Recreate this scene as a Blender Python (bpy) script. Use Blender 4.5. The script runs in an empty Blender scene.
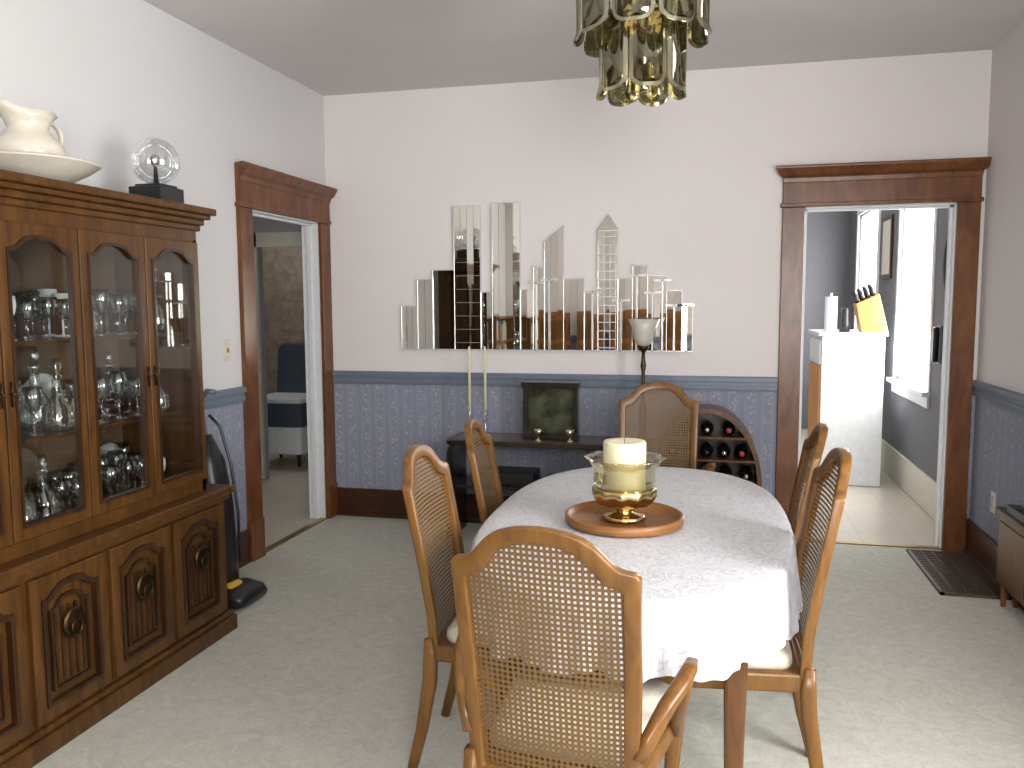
import bpy, bmesh, math, random
import numpy as np
from mathutils import Vector, Matrix
random.seed(7)
sc=bpy.context.scene
COL=bpy.context.collection
sc.view_settings.view_transform='Standard'
W=4.18; H=2.95; T=0.12

# ------------------------------------------------------------------ materials
def new_mat(name):
    m=bpy.data.materials.new(name); m.use_nodes=True
    nt=m.node_tree; b=nt.nodes['Principled BSDF']
    return m,nt,b
def N(nt,t,**k):
    n=nt.nodes.new(t)
    for a,v in k.items(): setattr(n,a,v)
    return n
def L(nt,a,b): nt.links.new(a,b)
def ramp(nt,stops):
    r=N(nt,'ShaderNodeValToRGB'); e=r.color_ramp.elements
    while len(e)<len(stops): e.new(0.5)
    for i,(p,c) in enumerate(stops):
        e[i].position=p; e[i].color=(*c,1)
    return r
def mathn(nt,op,a=None,b=None,c=None):
    n=N(nt,'ShaderNodeMath',operation=op)
    for i,v in enumerate((a,b,c)):
        if v is None: continue
        if isinstance(v,(int,float)): n.inputs[i].default_value=v
        else: L(nt,v,n.inputs[i])
    return n.outputs[0]
def coords(nt,scale=(1,1,1),kind='Object'):
    t=N(nt,'ShaderNodeTexCoord'); m=N(nt,'ShaderNodeMapping'); m.inputs['Scale'].default_value=scale
    L(nt,t.outputs[kind],m.inputs['Vector']); return m.outputs[0]
def plain(name,c,rough=.5,metal=0,var=.06,scale=20,bump=0,emit=0,spec=.5):
    m,nt,b=new_mat(name)
    no=N(nt,'ShaderNodeTexNoise'); no.inputs['Scale'].default_value=scale; no.inputs['Detail'].default_value=4
    L(nt,coords(nt),no.inputs['Vector'])
    r=ramp(nt,[(.3,tuple(x*(1-var) for x in c)),(.7,tuple(min(1,x*(1+var)) for x in c))])
    L(nt,no.outputs[0],r.inputs[0]); L(nt,r.outputs[0],b.inputs['Base Color'])
    b.inputs['Roughness'].default_value=rough; b.inputs['Metallic'].default_value=metal
    b.inputs['Specular IOR Level'].default_value=spec
    if bump:
        bp=N(nt,'ShaderNodeBump'); bp.inputs['Strength'].default_value=bump; bp.inputs['Distance'].default_value=.01
        L(nt,no.outputs[0],bp.inputs['Height']); L(nt,bp.outputs[0],b.inputs['Normal'])
    if emit:
        b.inputs['Emission Color'].default_value=(*c,1); b.inputs['Emission Strength'].default_value=emit
    return m
def wood(name,c1,c2,scale=(14,14,1.2),rough=.35,spec=.4):
    m,nt,b=new_mat(name)
    v=coords(nt,scale)
    no=N(nt,'ShaderNodeTexNoise'); no.inputs['Scale'].default_value=2.5; no.inputs['Detail'].default_value=8; no.inputs['Distortion'].default_value=1.2
    L(nt,v,no.inputs['Vector'])
    r=ramp(nt,[(.3,c1),(.68,c2)]); L(nt,no.outputs[0],r.inputs[0]); L(nt,r.outputs[0],b.inputs['Base Color'])
    b.inputs['Roughness'].default_value=rough; b.inputs['Specular IOR Level'].default_value=spec
    bp=N(nt,'ShaderNodeBump'); bp.inputs['Strength'].default_value=.08; L(nt,no.outputs[0],bp.inputs['Height']); L(nt,bp.outputs[0],b.inputs['Normal'])
    return m
def glassy(name,tint=(1,1,1),fac=.12,rough=.03,gcol=(1,1,1),edge=.55):
    m=bpy.data.materials.new(name); m.use_nodes=True; nt=m.node_tree; nt.nodes.clear()
    o=N(nt,'ShaderNodeOutputMaterial'); mx=N(nt,'ShaderNodeMixShader'); t=N(nt,'ShaderNodeBsdfTransparent'); g=N(nt,'ShaderNodeBsdfGlossy')
    t.inputs[0].default_value=(*tint,1); g.inputs[0].default_value=(*gcol,1); g.inputs['Roughness'].default_value=rough
    lw=N(nt,'ShaderNodeLayerWeight'); lw.inputs[0].default_value=.35
    a=mathn(nt,'MULTIPLY_ADD',lw.outputs['Facing'],edge,fac)
    a=mathn(nt,'MINIMUM',a,1.0)
    L(nt,a,mx.inputs[0]); L(nt,t.outputs[0],mx.inputs[1]); L(nt,g.outputs[0],mx.inputs[2]); L(nt,mx.outputs[0],o.inputs[0])
    return m

def wall_mat(name,paint):
    m,nt,b=new_mat(name)
    g=N(nt,'ShaderNodeNewGeometry'); s=N(nt,'ShaderNodeSeparateXYZ'); L(nt,g.outputs['Position'],s.inputs[0])
    u=mathn(nt,'ADD',s.outputs[0],s.outputs[1])
    # vertical stripes of the wallpaper
    ph=mathn(nt,'FRACT',mathn(nt,'MULTIPLY',u,1/0.105))
    d=mathn(nt,'ABSOLUTE',mathn(nt,'SUBTRACT',ph,.5))
    inband=mathn(nt,'LESS_THAN',d,.22)
    line=mathn(nt,'MULTIPLY',mathn(nt,'GREATER_THAN',d,.27),mathn(nt,'LESS_THAN',d,.33))
    vo=N(nt,'ShaderNodeTexVoronoi'); vo.inputs['Scale'].default_value=46; L(nt,g.outputs['Position'],vo.inputs['Vector'])
    fl=mathn(nt,'LESS_THAN',vo.outputs['Distance'],.42)
    no=N(nt,'ShaderNodeTexNoise'); no.inputs['Scale'].default_value=60; no.inputs['Detail'].default_value=3; L(nt,g.outputs['Position'],no.inputs['Vector'])
    fl=mathn(nt,'MULTIPLY',mathn(nt,'MULTIPLY',fl,inband),mathn(nt,'GREATER_THAN',no.outputs[0],.42))
    pat=mathn(nt,'MAXIMUM',mathn(nt,'MULTIPLY',fl,.75),mathn(nt,'MULTIPLY',line,.4))
    mix=N(nt,'ShaderNodeMix',data_type='RGBA'); L(nt,pat,mix.inputs[0])
    mix.inputs[6].default_value=(.235,.255,.325,1); mix.inputs[7].default_value=(.40,.39,.40,1)
    n2=N(nt,'ShaderNodeTexNoise'); n2.inputs['Scale'].default_value=1.2; L(nt,g.outputs['Position'],n2.inputs['Vector'])
    pr=ramp(nt,[(.3,tuple(x*.97 for x in paint)),(.7,paint)]); L(nt,n2.outputs[0],pr.inputs[0])
    up=mathn(nt,'GREATER_THAN',s.outputs[2],1.0)
    m2=N(nt,'ShaderNodeMix',data_type='RGBA'); L(nt,up,m2.inputs[0]); L(nt,mix.outputs[2],m2.inputs[6]); L(nt,pr.outputs[0],m2.inputs[7])
    L(nt,m2.outputs[2],b.inputs['Base Color']); b.inputs['Roughness'].default_value=.85
    b.inputs['Specular IOR Level'].default_value=.2
    return m
def carpet():
    m,nt,b=new_mat('carpet')
    g=N(nt,'ShaderNodeNewGeometry')
    n1=N(nt,'ShaderNodeTexNoise'); n1.inputs['Scale'].default_value=110; n1.inputs['Detail'].default_value=3; L(nt,g.outputs['Position'],n1.inputs[0])
    n2=N(nt,'ShaderNodeTexNoise'); n2.inputs['Scale'].default_value=9; n2.inputs['Detail'].default_value=3; n2.inputs['Distortion'].default_value=2.5; L(nt,g.outputs['Position'],n2.inputs[0])
    wv=N(nt,'ShaderNodeTexVoronoi',feature='DISTANCE_TO_EDGE'); wv.inputs['Scale'].default_value=14
    L(nt,g.outputs['Position'],wv.inputs[0])
    s=mathn(nt,'MULTIPLY_ADD',n1.outputs[0],.45,mathn(nt,'MULTIPLY',n2.outputs[0],.5))
    s=mathn(nt,'ADD',s,mathn(nt,'MULTIPLY',mathn(nt,'LESS_THAN',wv.outputs['Distance'],.06),-.05))
    r=ramp(nt,[(.28,(.425,.425,.37)),(.65,(.585,.585,.525))]); L(nt,s,r.inputs[0]); L(nt,r.outputs[0],b.inputs['Base Color'])
    b.inputs['Roughness'].default_value=.95; b.inputs['Specular IOR Level'].default_value=.1
    bp=N(nt,'ShaderNodeBump'); bp.inputs['Strength'].default_value=.4; bp.inputs['Distance'].default_value=.01; L(nt,s,bp.inputs['Height']); L(nt,bp.outputs[0],b.inputs['Normal'])
    return m
def tiles(name,c,grout,size):
    m,nt,b=new_mat(name)
    g=N(nt,'ShaderNodeNewGeometry'); br=N(nt,'ShaderNodeTexBrick'); br.offset=0
    br.inputs['Scale'].default_value=1/size; br.inputs['Brick Width'].default_value=1; br.inputs['Row Height'].default_value=1
    br.inputs['Mortar Size'].default_value=.012
    br.inputs['Color1'].default_value=(*c,1); br.inputs['Color2'].default_value=(*[x*.96 for x in c],1); br.inputs['Mortar'].default_value=(*grout,1)
    L(nt,g.outputs['Position'],br.inputs['Vector']); L(nt,br.outputs[0],b.inputs['Base Color']); b.inputs['Roughness'].default_value=.22
    return m
def cane_mat():
    m=bpy.data.materials.new('cane_webbing'); m.use_nodes=True; nt=m.node_tree; b=nt.nodes['Principled BSDF']
    o=[n for n in nt.nodes if n.type=='OUTPUT_MATERIAL'][0]
    t=N(nt,'ShaderNodeTexCoord'); s=N(nt,'ShaderNodeSeparateXYZ'); L(nt,t.outputs['UV'],s.inputs[0])
    p=.0135
    def cell(v,off=0.0):
        return mathn(nt,'ABSOLUTE',mathn(nt,'SUBTRACT',mathn(nt,'FRACT',mathn(nt,'MULTIPLY_ADD',v,1/p,off)),.5))
    a=cell(s.outputs[0]); c=cell(s.outputs[1])
    box=mathn(nt,'LESS_THAN',mathn(nt,'MAXIMUM',a,c),.27)
    dia=mathn(nt,'LESS_THAN',mathn(nt,'ADD',a,c),.40)
    hole=mathn(nt,'MULTIPLY',box,dia)
    tr=N(nt,'ShaderNodeBsdfTransparent'); mx=N(nt,'ShaderNodeMixShader')
    L(nt,hole,mx.inputs[0]); L(nt,b.outputs[0],mx.inputs[1]); L(nt,tr.outputs[0],mx.inputs[2]); L(nt,mx.outputs[0],o.inputs[0])
    r=ramp(nt,[(.3,(.075,.037,.009)),(.9,(.155,.083,.024))]); L(nt,mathn(nt,'MULTIPLY',mathn(nt,'ADD',a,c),1.2),r.inputs[0]); L(nt,r.outputs[0],b.inputs['Base Color'])
    b.inputs['Roughness'].default_value=.5
    return m
def cloth_mat():
    m,nt,b=new_mat('damask_cloth')
    g=N(nt,'ShaderNodeNewGeometry')
    n1=N(nt,'ShaderNodeTexNoise'); n1.inputs['Scale'].default_value=10; n1.inputs['Detail'].default_value=2; n1.inputs['Distortion'].default_value=4; L(nt,g.outputs['Position'],n1.inputs[0])
    k=mathn(nt,'ABSOLUTE',mathn(nt,'SUBTRACT',n1.outputs[0],.5)); r=ramp(nt,[(.02,(1,1,1)),(.06,(0,0,0))]); L(nt,k,r.inputs[0])
    c=ramp(nt,[(0,(.54,.545,.57)),(1,(.43,.435,.47))]); L(nt,r.outputs[0],c.inputs[0]); L(nt,c.outputs[0],b.inputs['Base Color'])
    b.inputs['Roughness'].default_value=.5
    bp=N(nt,'ShaderNodeBump'); bp.inputs['Strength'].default_value=.3; bp.inputs['Distance'].default_value=.004; L(nt,r.outputs[0],bp.inputs['Height']); L(nt,bp.outputs[0],b.inputs['Normal'])
    return m
M={}
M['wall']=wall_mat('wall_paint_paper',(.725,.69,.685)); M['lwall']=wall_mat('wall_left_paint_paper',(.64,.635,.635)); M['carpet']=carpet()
M['ceil']=plain('ceiling_paint',(.62,.60,.60),.9,var=.02,scale=3)
M['rail']=plain('blue_rail',(.14,.175,.225),.4)
M['trim']=wood('trim_wood',(.085,.028,.009),(.185,.068,.021),(5,5,1.5),.3)
M['trimd']=wood('trim_wood_dark',(.032,.011,.006),(.065,.023,.011),(2,2,6),.3)
M['oak']=wood('oak_cabinet',(.042,.017,.004),(.100,.042,.009),(10,10,1.2),.33,.35)
M['oakd']=wood('oak_dark',(.018,.008,.003),(.045,.018,.006),(10,10,1.5),.3)
M['chair']=wood('chair_wood',(.100,.043,.009),(.175,.080,.017),(12,12,2),.3)
M['tablew']=wood('table_wood',(.065,.026,.009),(.13,.054,.017),(12,12,2),.3)
M['cane']=cane_mat(); M['cloth']=cloth_mat()
M['cream']=plain('cream_upholstery',(.50,.46,.38),.8,bump=.2,scale=60)
M['white']=plain('white_paint',(.66,.68,.70),.4); M['creamp']=plain('cream_paint',(.62,.59,.50),.45)
M['porc']=plain('porcelain',(.60,.56,.47),.15); M['black']=plain('black_plastic',(.012,.012,.014),.35)
M['blackw']=plain('black_lacquer',(.018,.014,.012),.2)
M['brass']=plain('brass',(.34,.24,.09),.3,1); M['abrass']=plain('antique_brass',(.07,.045,.022),.4,1)
M['silver']=plain('silver',(.62,.55,.38),.18,1); M['gilt']=plain('gilt_silver',(.58,.44,.20),.22,1)
M['mirror']=plain('mirror_glass',(.60,.59,.54),.02,1,var=.01)
M['frost']=plain('frosted_bevel',(.66,.68,.70),.25,.3)
M['greyw']=plain('grey_wall',(.135,.135,.15),.8); M['tan']=plain('tan_wall',(.27,.22,.17),.8,var=.25,scale=14)
M['lav']=plain('lavender_grey_wall',(.36,.35,.38),.8)
M['glass']=glassy('pane_glass',(.93,.95,.94),.02,.02,(1,1,1),.16); M['stem']=glassy('crystal',(.92,.94,.95),.20,.08,(1,1,1),.6)
M['amber']=glassy('bowl_glass',(.88,.86,.74),.10,.06,(.9,.9,.85),.45)
M['smoke']=glassy('smoked_glass',(.50,.47,.33),.16,.10,(.62,.60,.46)); M['smokee']=glassy('smoked_glass_bevel',(.60,.58,.46),.32,.12,(.72,.71,.58))
M['wax']=plain('candle_wax',(.66,.61,.42),.5); M['yellow']=plain('yellow_plastic',(.60,.34,.02),.4)
M['greyp']=plain('grey_plastic',(.11,.12,.14),.4); M['tile']=tiles('vinyl_tile',(.58,.54,.45),(.50,.46,.38),.3)
M['bluegrey']=plain('bluegrey_fabric',(.050,.065,.085),.7); M['block']=wood('knife_block_wood',(.45,.17,.04),(.62,.26,.06),(10,10,2),.4)
M['tray']=wood('tray_wood',(.17,.07,.02),(.29,.13,.04),(3,3,30),.4)
M['cabint']=plain('cabinet_interior',(.12,.075,.04),.6)
M['vent']=plain('vent_metal',(.065,.042,.03),.5,.3); M['hole']=plain('vent_shadow',(.006,.005,.005),.9)
M['bottle']=plain('bottle_glass',(.006,.008,.010),.1); M['label']=plain('foil_label',(.30,.05,.05),.4)
M['art']=plain('picture_art',(.055,.062,.035),.15,var=.8,scale=9); M['bulb']=plain('bulb_glow',(1,.80,.45),.4,emit=2)
M['shade']=plain('lamp_shade_glass',(.50,.48,.42),.25)

# ------------------------------------------------------------------ mesh helpers
def empty(name,loc=(0,0,0),rz=0):
    e=bpy.data.objects.new(name,None); COL.objects.link(e); e.location=loc; e.rotation_euler=(0,0,rz); e.empty_display_size=.1
    return e
def mk(name,vs,fs,mat,parent=None,smooth=False,bevel=0,uv=None):
    me=bpy.data.meshes.new(name); me.from_pydata([tuple(v) for v in vs],[],fs)
    bm=bmesh.new(); bm.from_mesh(me); bmesh.ops.recalc_face_normals(bm,faces=bm.faces); bm.to_mesh(me); bm.free()
    me.materials.append(M[mat] if isinstance(mat,str) else mat)
    if uv:
        ul=me.uv_layers.new(name='UVMap')
        for lp in me.loops: ul.data[lp.index].uv=uv[lp.vertex_index]
    if smooth:
        for p in me.polygons: p.use_smooth=True
    o=bpy.data.objects.new(name,me); COL.objects.link(o)
    if parent: o.parent=parent
    if bevel:
        b=o.modifiers.new('b','BEVEL'); b.width=bevel; b.segments=2; b.limit_method='ANGLE'
    return o
class Acc:
    def __init__(s): s.v=[]; s.f=[]
    def add(s,vs,fs):
        n=len(s.v); s.v+= [tuple(v) for v in vs]; s.f+=[tuple(i+n for i in f) for f in fs]; return s
    def box(s,x0,x1,y0,y1,z0,z1):
        return s.add([(x,y,z) for x in(x0,x1) for y in(y0,y1) for z in(z0,z1)],[(0,1,3,2),(4,6,7,5),(0,4,5,1),(2,3,7,6),(0,2,6,4),(1,5,7,3)])
    def lathe(s,prof,c=(0,0,0),seg=24,sx=1,sy=1):
        vs=[];fs=[];n=len(prof)
        for k in range(seg):
            a=2*math.pi*k/seg
            for r,z in prof: vs.append((c[0]+r*math.cos(a)*sx,c[1]+r*math.sin(a)*sy,c[2]+z))
        for k in range(seg):
            k2=(k+1)%seg
            for i in range(n-1): fs.append((k*n+i,k2*n+i,k2*n+i+1,k*n+i+1))
        return s.add(vs,fs)
    def loft(s,path,sizes,seg=12,ref=(0,0,1),p=2.0,cap=True):
        P=[Vector(q) for q in path]; vs=[];fs=[];n=len(P)
        if not isinstance(sizes,list): sizes=[sizes]*n
        for i,q in enumerate(P):
            t=(P[min(i+1,n-1)]-P[max(i-1,0)]).normalized()
            a=Vector(ref).cross(t)
            if a.length<1e-3: a=Vector((1,0,0)).cross(t)
            a.normalize(); b=t.cross(a)
            for k in range(seg):
                th=2*math.pi*(k+.5)/seg; c,d=math.cos(th),math.sin(th)
                c=math.copysign(abs(c)**(2/p),c); d=math.copysign(abs(d)**(2/p),d)
                vs.append(q+a*c*sizes[i][0]+b*d*sizes[i][1])
        for i in range(n-1):
            for k in range(seg):
                k2=(k+1)%seg; fs.append((i*seg+k,i*seg+k2,(i+1)*seg+k2,(i+1)*seg+k))
        if cap: fs.append(tuple(range(seg))); fs.append(tuple((n-1)*seg+k for k in range(seg)))
        return s.add(vs,fs)
    def torus(s,c,R,r,axis='z',seg=32,m=8,sx=1,sz=1):
        vs=[];fs=[]
        for k in range(seg):
            a=2*math.pi*k/seg
            for j in range(m):
                b=2*math.pi*j/m; x=(R+r*math.cos(b))*math.cos(a)*sx; y=(R+r*math.cos(b))*math.sin(a)*sz; z=r*math.sin(b)
                if axis=='z': v=(x,y,z)
                elif axis=='x': v=(z,x,y)
                else: v=(x,z,y)
                vs.append((c[0]+v[0],c[1]+v[1],c[2]+v[2]))
        for k in range(seg):
            for j in range(m): fs.append((k*m+j,((k+1)%seg)*m+j,((k+1)%seg)*m+(j+1)%m,k*m+(j+1)%m))
        return s.add(vs,fs)
    def ring(s,outer,inner,f0,f1):
        n=len(outer); vs=[f0(*q) for q in outer]+[f0(*q) for q in inner]+[f1(*q) for q in outer]+[f1(*q) for q in inner]; fs=[]
        for i in range(n):
            j=(i+1)%n
            fs+=[(i,j,n+j,n+i),(2*n+i,2*n+j,3*n+j,3*n+i),(i,j,2*n+j,2*n+i),(n+i,n+j,3*n+j,3*n+i)]
        return s.add(vs,fs)
    def prism(s,outline,f0,f1):
        n=len(outline); vs=[f0(*q) for q in outline]+[f1(*q) for q in outline]
        return s.add(vs,[tuple(range(n)),tuple(range(n,2*n))]+[(i,(i+1)%n,n+(i+1)%n,n+i) for i in range(n)])
    def mk(s,name,mat,parent=None,smooth=False,bevel=0): return mk(name,s.v,s.f,mat,parent,smooth,bevel)
def box(name,x,y,z,mat,parent=None,bevel=0): return Acc().box(*x,*y,*z).mk(name,mat,parent,False,bevel)
def smoothify(o,lv=1):
    o.modifiers.new('s','SUBSURF').levels=lv; o.modifiers['s'].render_levels=lv

# ------------------------------------------------------------------ room shell
KT=.035
box('floor',(-.06,W+T),(-7.2,.06),(-.1,0),'carpet')
box('floor_kitchen',(0,W+KT),(.06,5.1),(-.1,-.004),'tile')
box('floor_hall',(-3.4,-.06),(-2.4,5.1),(-.1,-.004),'tile')
box('ceiling',(-3.4,W+T),(-7.2,5.1),(H,H+.1),'ceil')
DY0,DY1,DZ=-1.02,-.14,2.07
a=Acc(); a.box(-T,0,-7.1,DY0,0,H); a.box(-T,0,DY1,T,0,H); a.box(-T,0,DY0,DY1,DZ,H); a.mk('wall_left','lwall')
box('wall_hall_divider',(-T,0),(T,5.1),(0,H),'white')
KX0,KX1,KZ=3.18,4.03,2.09
a=Acc(); a.box(0,KX0,0,T,0,H); a.box(KX1,W,0,T,0,H); a.box(KX0,KX1,0,T,KZ,H); a.mk('wall_back','wall')
def wall_win(name,x0,x1,y0,y1,wins,mat):
    a=Acc(); y=y0
    for (a0,a1,z0,z1) in wins:
        a.box(x0,x1,y,a0,0,H); a.box(x0,x1,a0,a1,0,z0); a.box(x0,x1,a0,a1,z1,H); y=a1
    a.box(x0,x1,y,y1,0,H); a.mk(name,mat)
wall_win('wall_right',W,W+T,-7.1,.06,[(-4.6,-3.3,.75,2.35)],'wall')
wall_win('wall_kitchen_right',W,W+KT,.06,5.1,[(1.12,2.25,.86,2.40),(3.25,4.4,.86,2.45)],'greyw')
box('wall_kitchen_back',(-3.4,W+T),(5.0,5.1),(0,H),'greyw')
NX0,NX1=2.75,4.0
a=Acc(); a.box(0,NX0,-7.1,-7.0,0,H); a.box(NX0,NX1,-7.1,-7.0,0,.7); a.box(NX0,NX1,-7.1,-7.0,2.4,H); a.box(NX1,W,-7.1,-7.0,0,H); a.mk('wall_near','wall')
box('wall_hall_left',(-3.4,-3.3),(-2.4,5.0),(0,H),'tan'); box('wall_hall_near',(-3.3,-T),(-2.4,-2.3),(0,H),'tan')
a=Acc(); a.box(-3.3,-1.15,1.0,1.1,0,H); a.box(-.42,-T,1.0,1.1,0,H); a.box(-1.15,-.42,1.0,1.1,2.02,H); a.mk('wall_hall_partition','lav')
a=Acc(); a.box(-1.22,-1.13,.97,1.0,0,2.12); a.box(-.44,-.34,.97,1.0,0,2.12); a.box(-1.15,-.42,.97,1.0,2.0,2.12); a.mk('trim_hall_casing','creamp')
box('wall_bath_back',(-3.3,-T),(2.75,2.85),(0,H),'tan')
def frame_window(name,y0,y1,z0,z1,mat,mid=True,cw=.09,sw=.03,d0=.03,d1=.05):
    e=empty(name,(W,0,0)); cd=.03 if mid else .012
    a=Acc(); a.box(-cd,0,y0-cw,y0,z0,z1); a.box(-cd,0,y1,y1+cw,z0,z1); a.box(-cd,0,y0-cw,y1+cw,z1,z1+.11); a.box(-.06,0,y0-cw-.02,y1+cw+.02,z0-.035,z0); a.box(-.02,0,y0-cw,y1+cw,z0-.12,z0-.035)
    a.mk('casing',mat,e,bevel=.003)
    a=Acc(); zm=(z0+z1)/2
    for (p,q) in (((z0,zm+.02),(zm-.02,z1)) if mid else ((z0,z1),)):
        a.box(d0,d1,y0,y0+sw,p,q); a.box(d0,d1,y1-sw,y1,p,q); a.box(d0,d1,y0,y1,p,p+sw+.005); a.box(d0,d1,y0,y1,q-sw-.005,q)
    a.mk('sash',mat,e)
frame_window('window_1',1.12,2.25,.86,2.40,'white',False,.06,.012,.022,.032); frame_window('window_2',3.25,4.4,.86,2.45,'white',False,.09,.012,.022,.032); frame_window('window_3',-4.6,-3.3,.75,2.35,'trim')
e=empty('window_4',(0,-7,0)); a=Acc(); a.box(NX0-.12,NX0,0,.03,.7,2.4); a.box(NX1,NX1+.12,0,.03,.7,2.4); a.box(NX0-.16,NX1+.16,0,.04,2.4,2.56); a.box(NX0-.14,NX1+.14,0,.06,.64,.7); a.box(NX0,NX1,-.06,-.03,1.52,1.58); a.mk('casing','trim',e)
def rail(name,boxes):
    a=Acc()
    for (x0,x1,y0,y1,nx,ny) in boxes:
        for (d,z0,z1) in ((.018,.955,1.045),(.032,1.01,1.04),(.024,.965,.985)):
            X0,X1,Y0,Y1=x0,x1,y0,y1
            if nx>0: X1=x0+d
            if nx<0: X0=x1-d
            if ny<0: Y0=y1-d
            if ny>0: Y1=y0+d
            a.box(X0,X1,Y0,Y1,z0,z1)
    a.mk(name,'rail',bevel=.003)
rail('trim_rail_back',[(0,3.05,-.03,0,0,-1)]); rail('trim_rail_left',[(0,.03,-7,-1.16,1,0)]); rail('trim_rail_right',[(W-.03,W,-3.2,0,-1,0),(W-.03,W,-7,-4.7,-1,0)])
rail('trim_rail_near',[(0,2.6,-7,-6.97,0,1)])
def baseb(name,bs,mat='trimd'):
    a=Acc()
    for b in bs: a.box(*b)
    a.mk(name,mat,bevel=.004)
baseb('baseboard_back',[(0,3.05,-.022,0,0,.20),(0,3.05,-.035,0,0,.03)]); baseb('baseboard_left',[(0,.022,-7,-1.16,0,.2)])
baseb('baseboard_right',[(W-.022,W,-7,0,0,.2),(W-.035,W,-7,0,0,.03)]); baseb('baseboard_kitchen',[(W-.02,W,T,5,0,.26)],'creamp')
baseb('baseboard_near',[(0,W,-7,-6.98,0,.2)])
def crown(a,u0,u1,z,f,ext=.05):
    prof=[(0,z),(.035,z),(.04,z+.03),(.06,z+.045),(.085,z+.085),(.085,z+.10),(0,z+.10)]
    vs=[];fs=[]
    n=len(prof)
    for side,(u,s) in enumerate(((u0,-1),(u1,1))):
        for d,zz in prof: vs.append(f(u+s*max(0,d-.035),-d,zz))
    for i in range(n): fs.append((i,(i+1)%n,n+(i+1)%n,n+i))
    fs+= [tuple(range(n)),tuple(range(n,2*n))]
    a.add(vs,fs)
HEX=[(0,1,3,2),(4,6,7,5),(0,4,5,1),(2,3,7,6),(0,2,6,4),(1,5,7,3)]
def casing(name,f,u0,u1,w0,w1,z):
    e=empty(name)
    a=Acc()
    def bx(p,q,d,z0,z1):
        a.add([f(u,-dd,zz) for u in(p,q) for dd in(0,d) for zz in(z0,z1)],HEX)
    bx(u0-w0,u0,.028,0,z); bx(u1,u1+w1,.028,0,z)
    bx(u0-w0-.004,u0+.002,.036,0,.24); bx(u1-.002,u1+w1+.002,.036,0,.24)
    bx(u0-w0-.012,u1+w1+.012,.034,z,z+.025); bx(u0-w0,u1+w1,.030,z+.02,z+.15)
    crown(a,u0-w0,u1+w1,z+.145,f)
    a.mk('casing','trim',e,bevel=.004)
    b=Acc(); o=.008
    def jb(p,q,z0,z1,d0=0,d1=T):
        b.add([f(u,dd,zz) for u in(p,q) for dd in(d0,d1) for zz in(z0,z1)],HEX)
    jb(u0,u0+o,0,z); jb(u1-o,u1,0,z); jb(u0,u1,z-o,z); jb(u0,u0+.022,0,z,.05,.08); jb(u1-.022,u1,0,z,.05,.08); jb(u0,u1,z-.022,z,.05,.08)
    b.mk('jamb','white',e)
    c=Acc(); c.add([f(u,dd,zz) for u in(u0,u1) for dd in(-.01,.035) for zz in(0,.008)],HEX); c.mk('threshold','brass',e)
casing('door_1',lambda u,d,z:(-d,u,z),DY0,DY1,.135,.13,DZ)
casing('door_2',lambda u,d,z:(u,d,z),KX0,KX1,.13,.125,KZ)

# ------------------------------------------------------------------ china cabinet
cab=empty('china_cabinet',(0.012,-2.85,0))
a=Acc(); a.box(0,.455,-.80,.75,.08,.66); a.mk('base_body','oak',cab)
a=Acc(); a.box(0,.488,-.825,.775,0,.07); a.box(0,.475,-.815,.765,.07,.095); a.box(0,.478,-.815,.765,.625,.65); a.box(0,.495,-.83,.78,.65,.685); a.mk('base_mouldings','oak',cab,bevel=.006)
def archv(s,A):
    xs=[0,.25,.45,.58,.68,.76,.84,.92,1.0]; ys=[1,.95,.80,.55,.28,.12,.04,0,0]
    return A*float(np.interp(abs(s),xs,ys))
def arch_outline(uc,hw,z0,zs,A,n=28):
    pts=[(uc-hw,z0)]
    for k in range(n+1):
        s=-1+2*k/n; pts.append((uc+hw*s,zs+archv(s,A)))
    pts.append((uc+hw,z0)); return pts
for i in range(4):
    uc=-.600+.378*i
    a=Acc(); f0=lambda u,v:(.450,u,v); f1=lambda u,v:(.474,u,v)
    a.ring(arch_outline(uc,.176,.11,.61,0),arch_outline(uc,.132,.155,.530,.045),f0,f1)
    a.mk('base_door_frame_%d'%i,'oak',cab,bevel=.004)
    a=Acc(); a.ring(arch_outline(uc,.132,.155,.530,.045),arch_outline(uc,.116,.17,.515,.04),f0,lambda u,v:(.480,u,v))
    a.ring(arch_outline(uc,.090,.195,.480,.04),arch_outline(uc,.080,.205,.470,.035),f0,lambda u,v:(.470,u,v))
    for k in range(5):
        a.box(.45,.464,uc-.064+k*.032-.006,uc-.064+k*.032+.006,.21,.475)
    a.mk('base_door_moulding_%d'%i,'oakd',cab,bevel=.002)
    a=Acc()
    prof=[(0,.012),(.02,.012),(.032,.006),(.045,.008),(.048,0)]
    b=Acc().lathe(prof,seg=24); a.add([(.478+z,uc+x,.41+y*1.15) for x,y,z in b.v],b.f)
    a.torus((.492,uc,.395),.024,.004,'x'); a.mk('base_door_pull_%d'%i,'abrass',cab,True)
Y0,Y1=-.79,.665
a=Acc(); a.box(0,.015,Y0,Y1,.685,1.86); a.mk('hutch_back','cabint',cab)
a=Acc(); a.box(0,.42,Y0,Y0+.02,.685,1.86); a.box(0,.42,Y1-.02,Y1,.685,1.86); a.box(0,.42,Y0,Y1,.685,.71); a.box(0,.42,Y0,Y1,1.80,1.82)
a.mk('hutch_sides','oak',cab)
a=Acc(); a.box(.405,.425,Y0,Y1,.685,.735); a.box(.405,.425,Y0,Y1,1.775,1.86)
for u in (Y0,Y1-.03): a.box(.40,.425,u,u+.03,.685,1.8)
a.mk('hutch_face_frame','oak',cab,bevel=.003)
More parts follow.
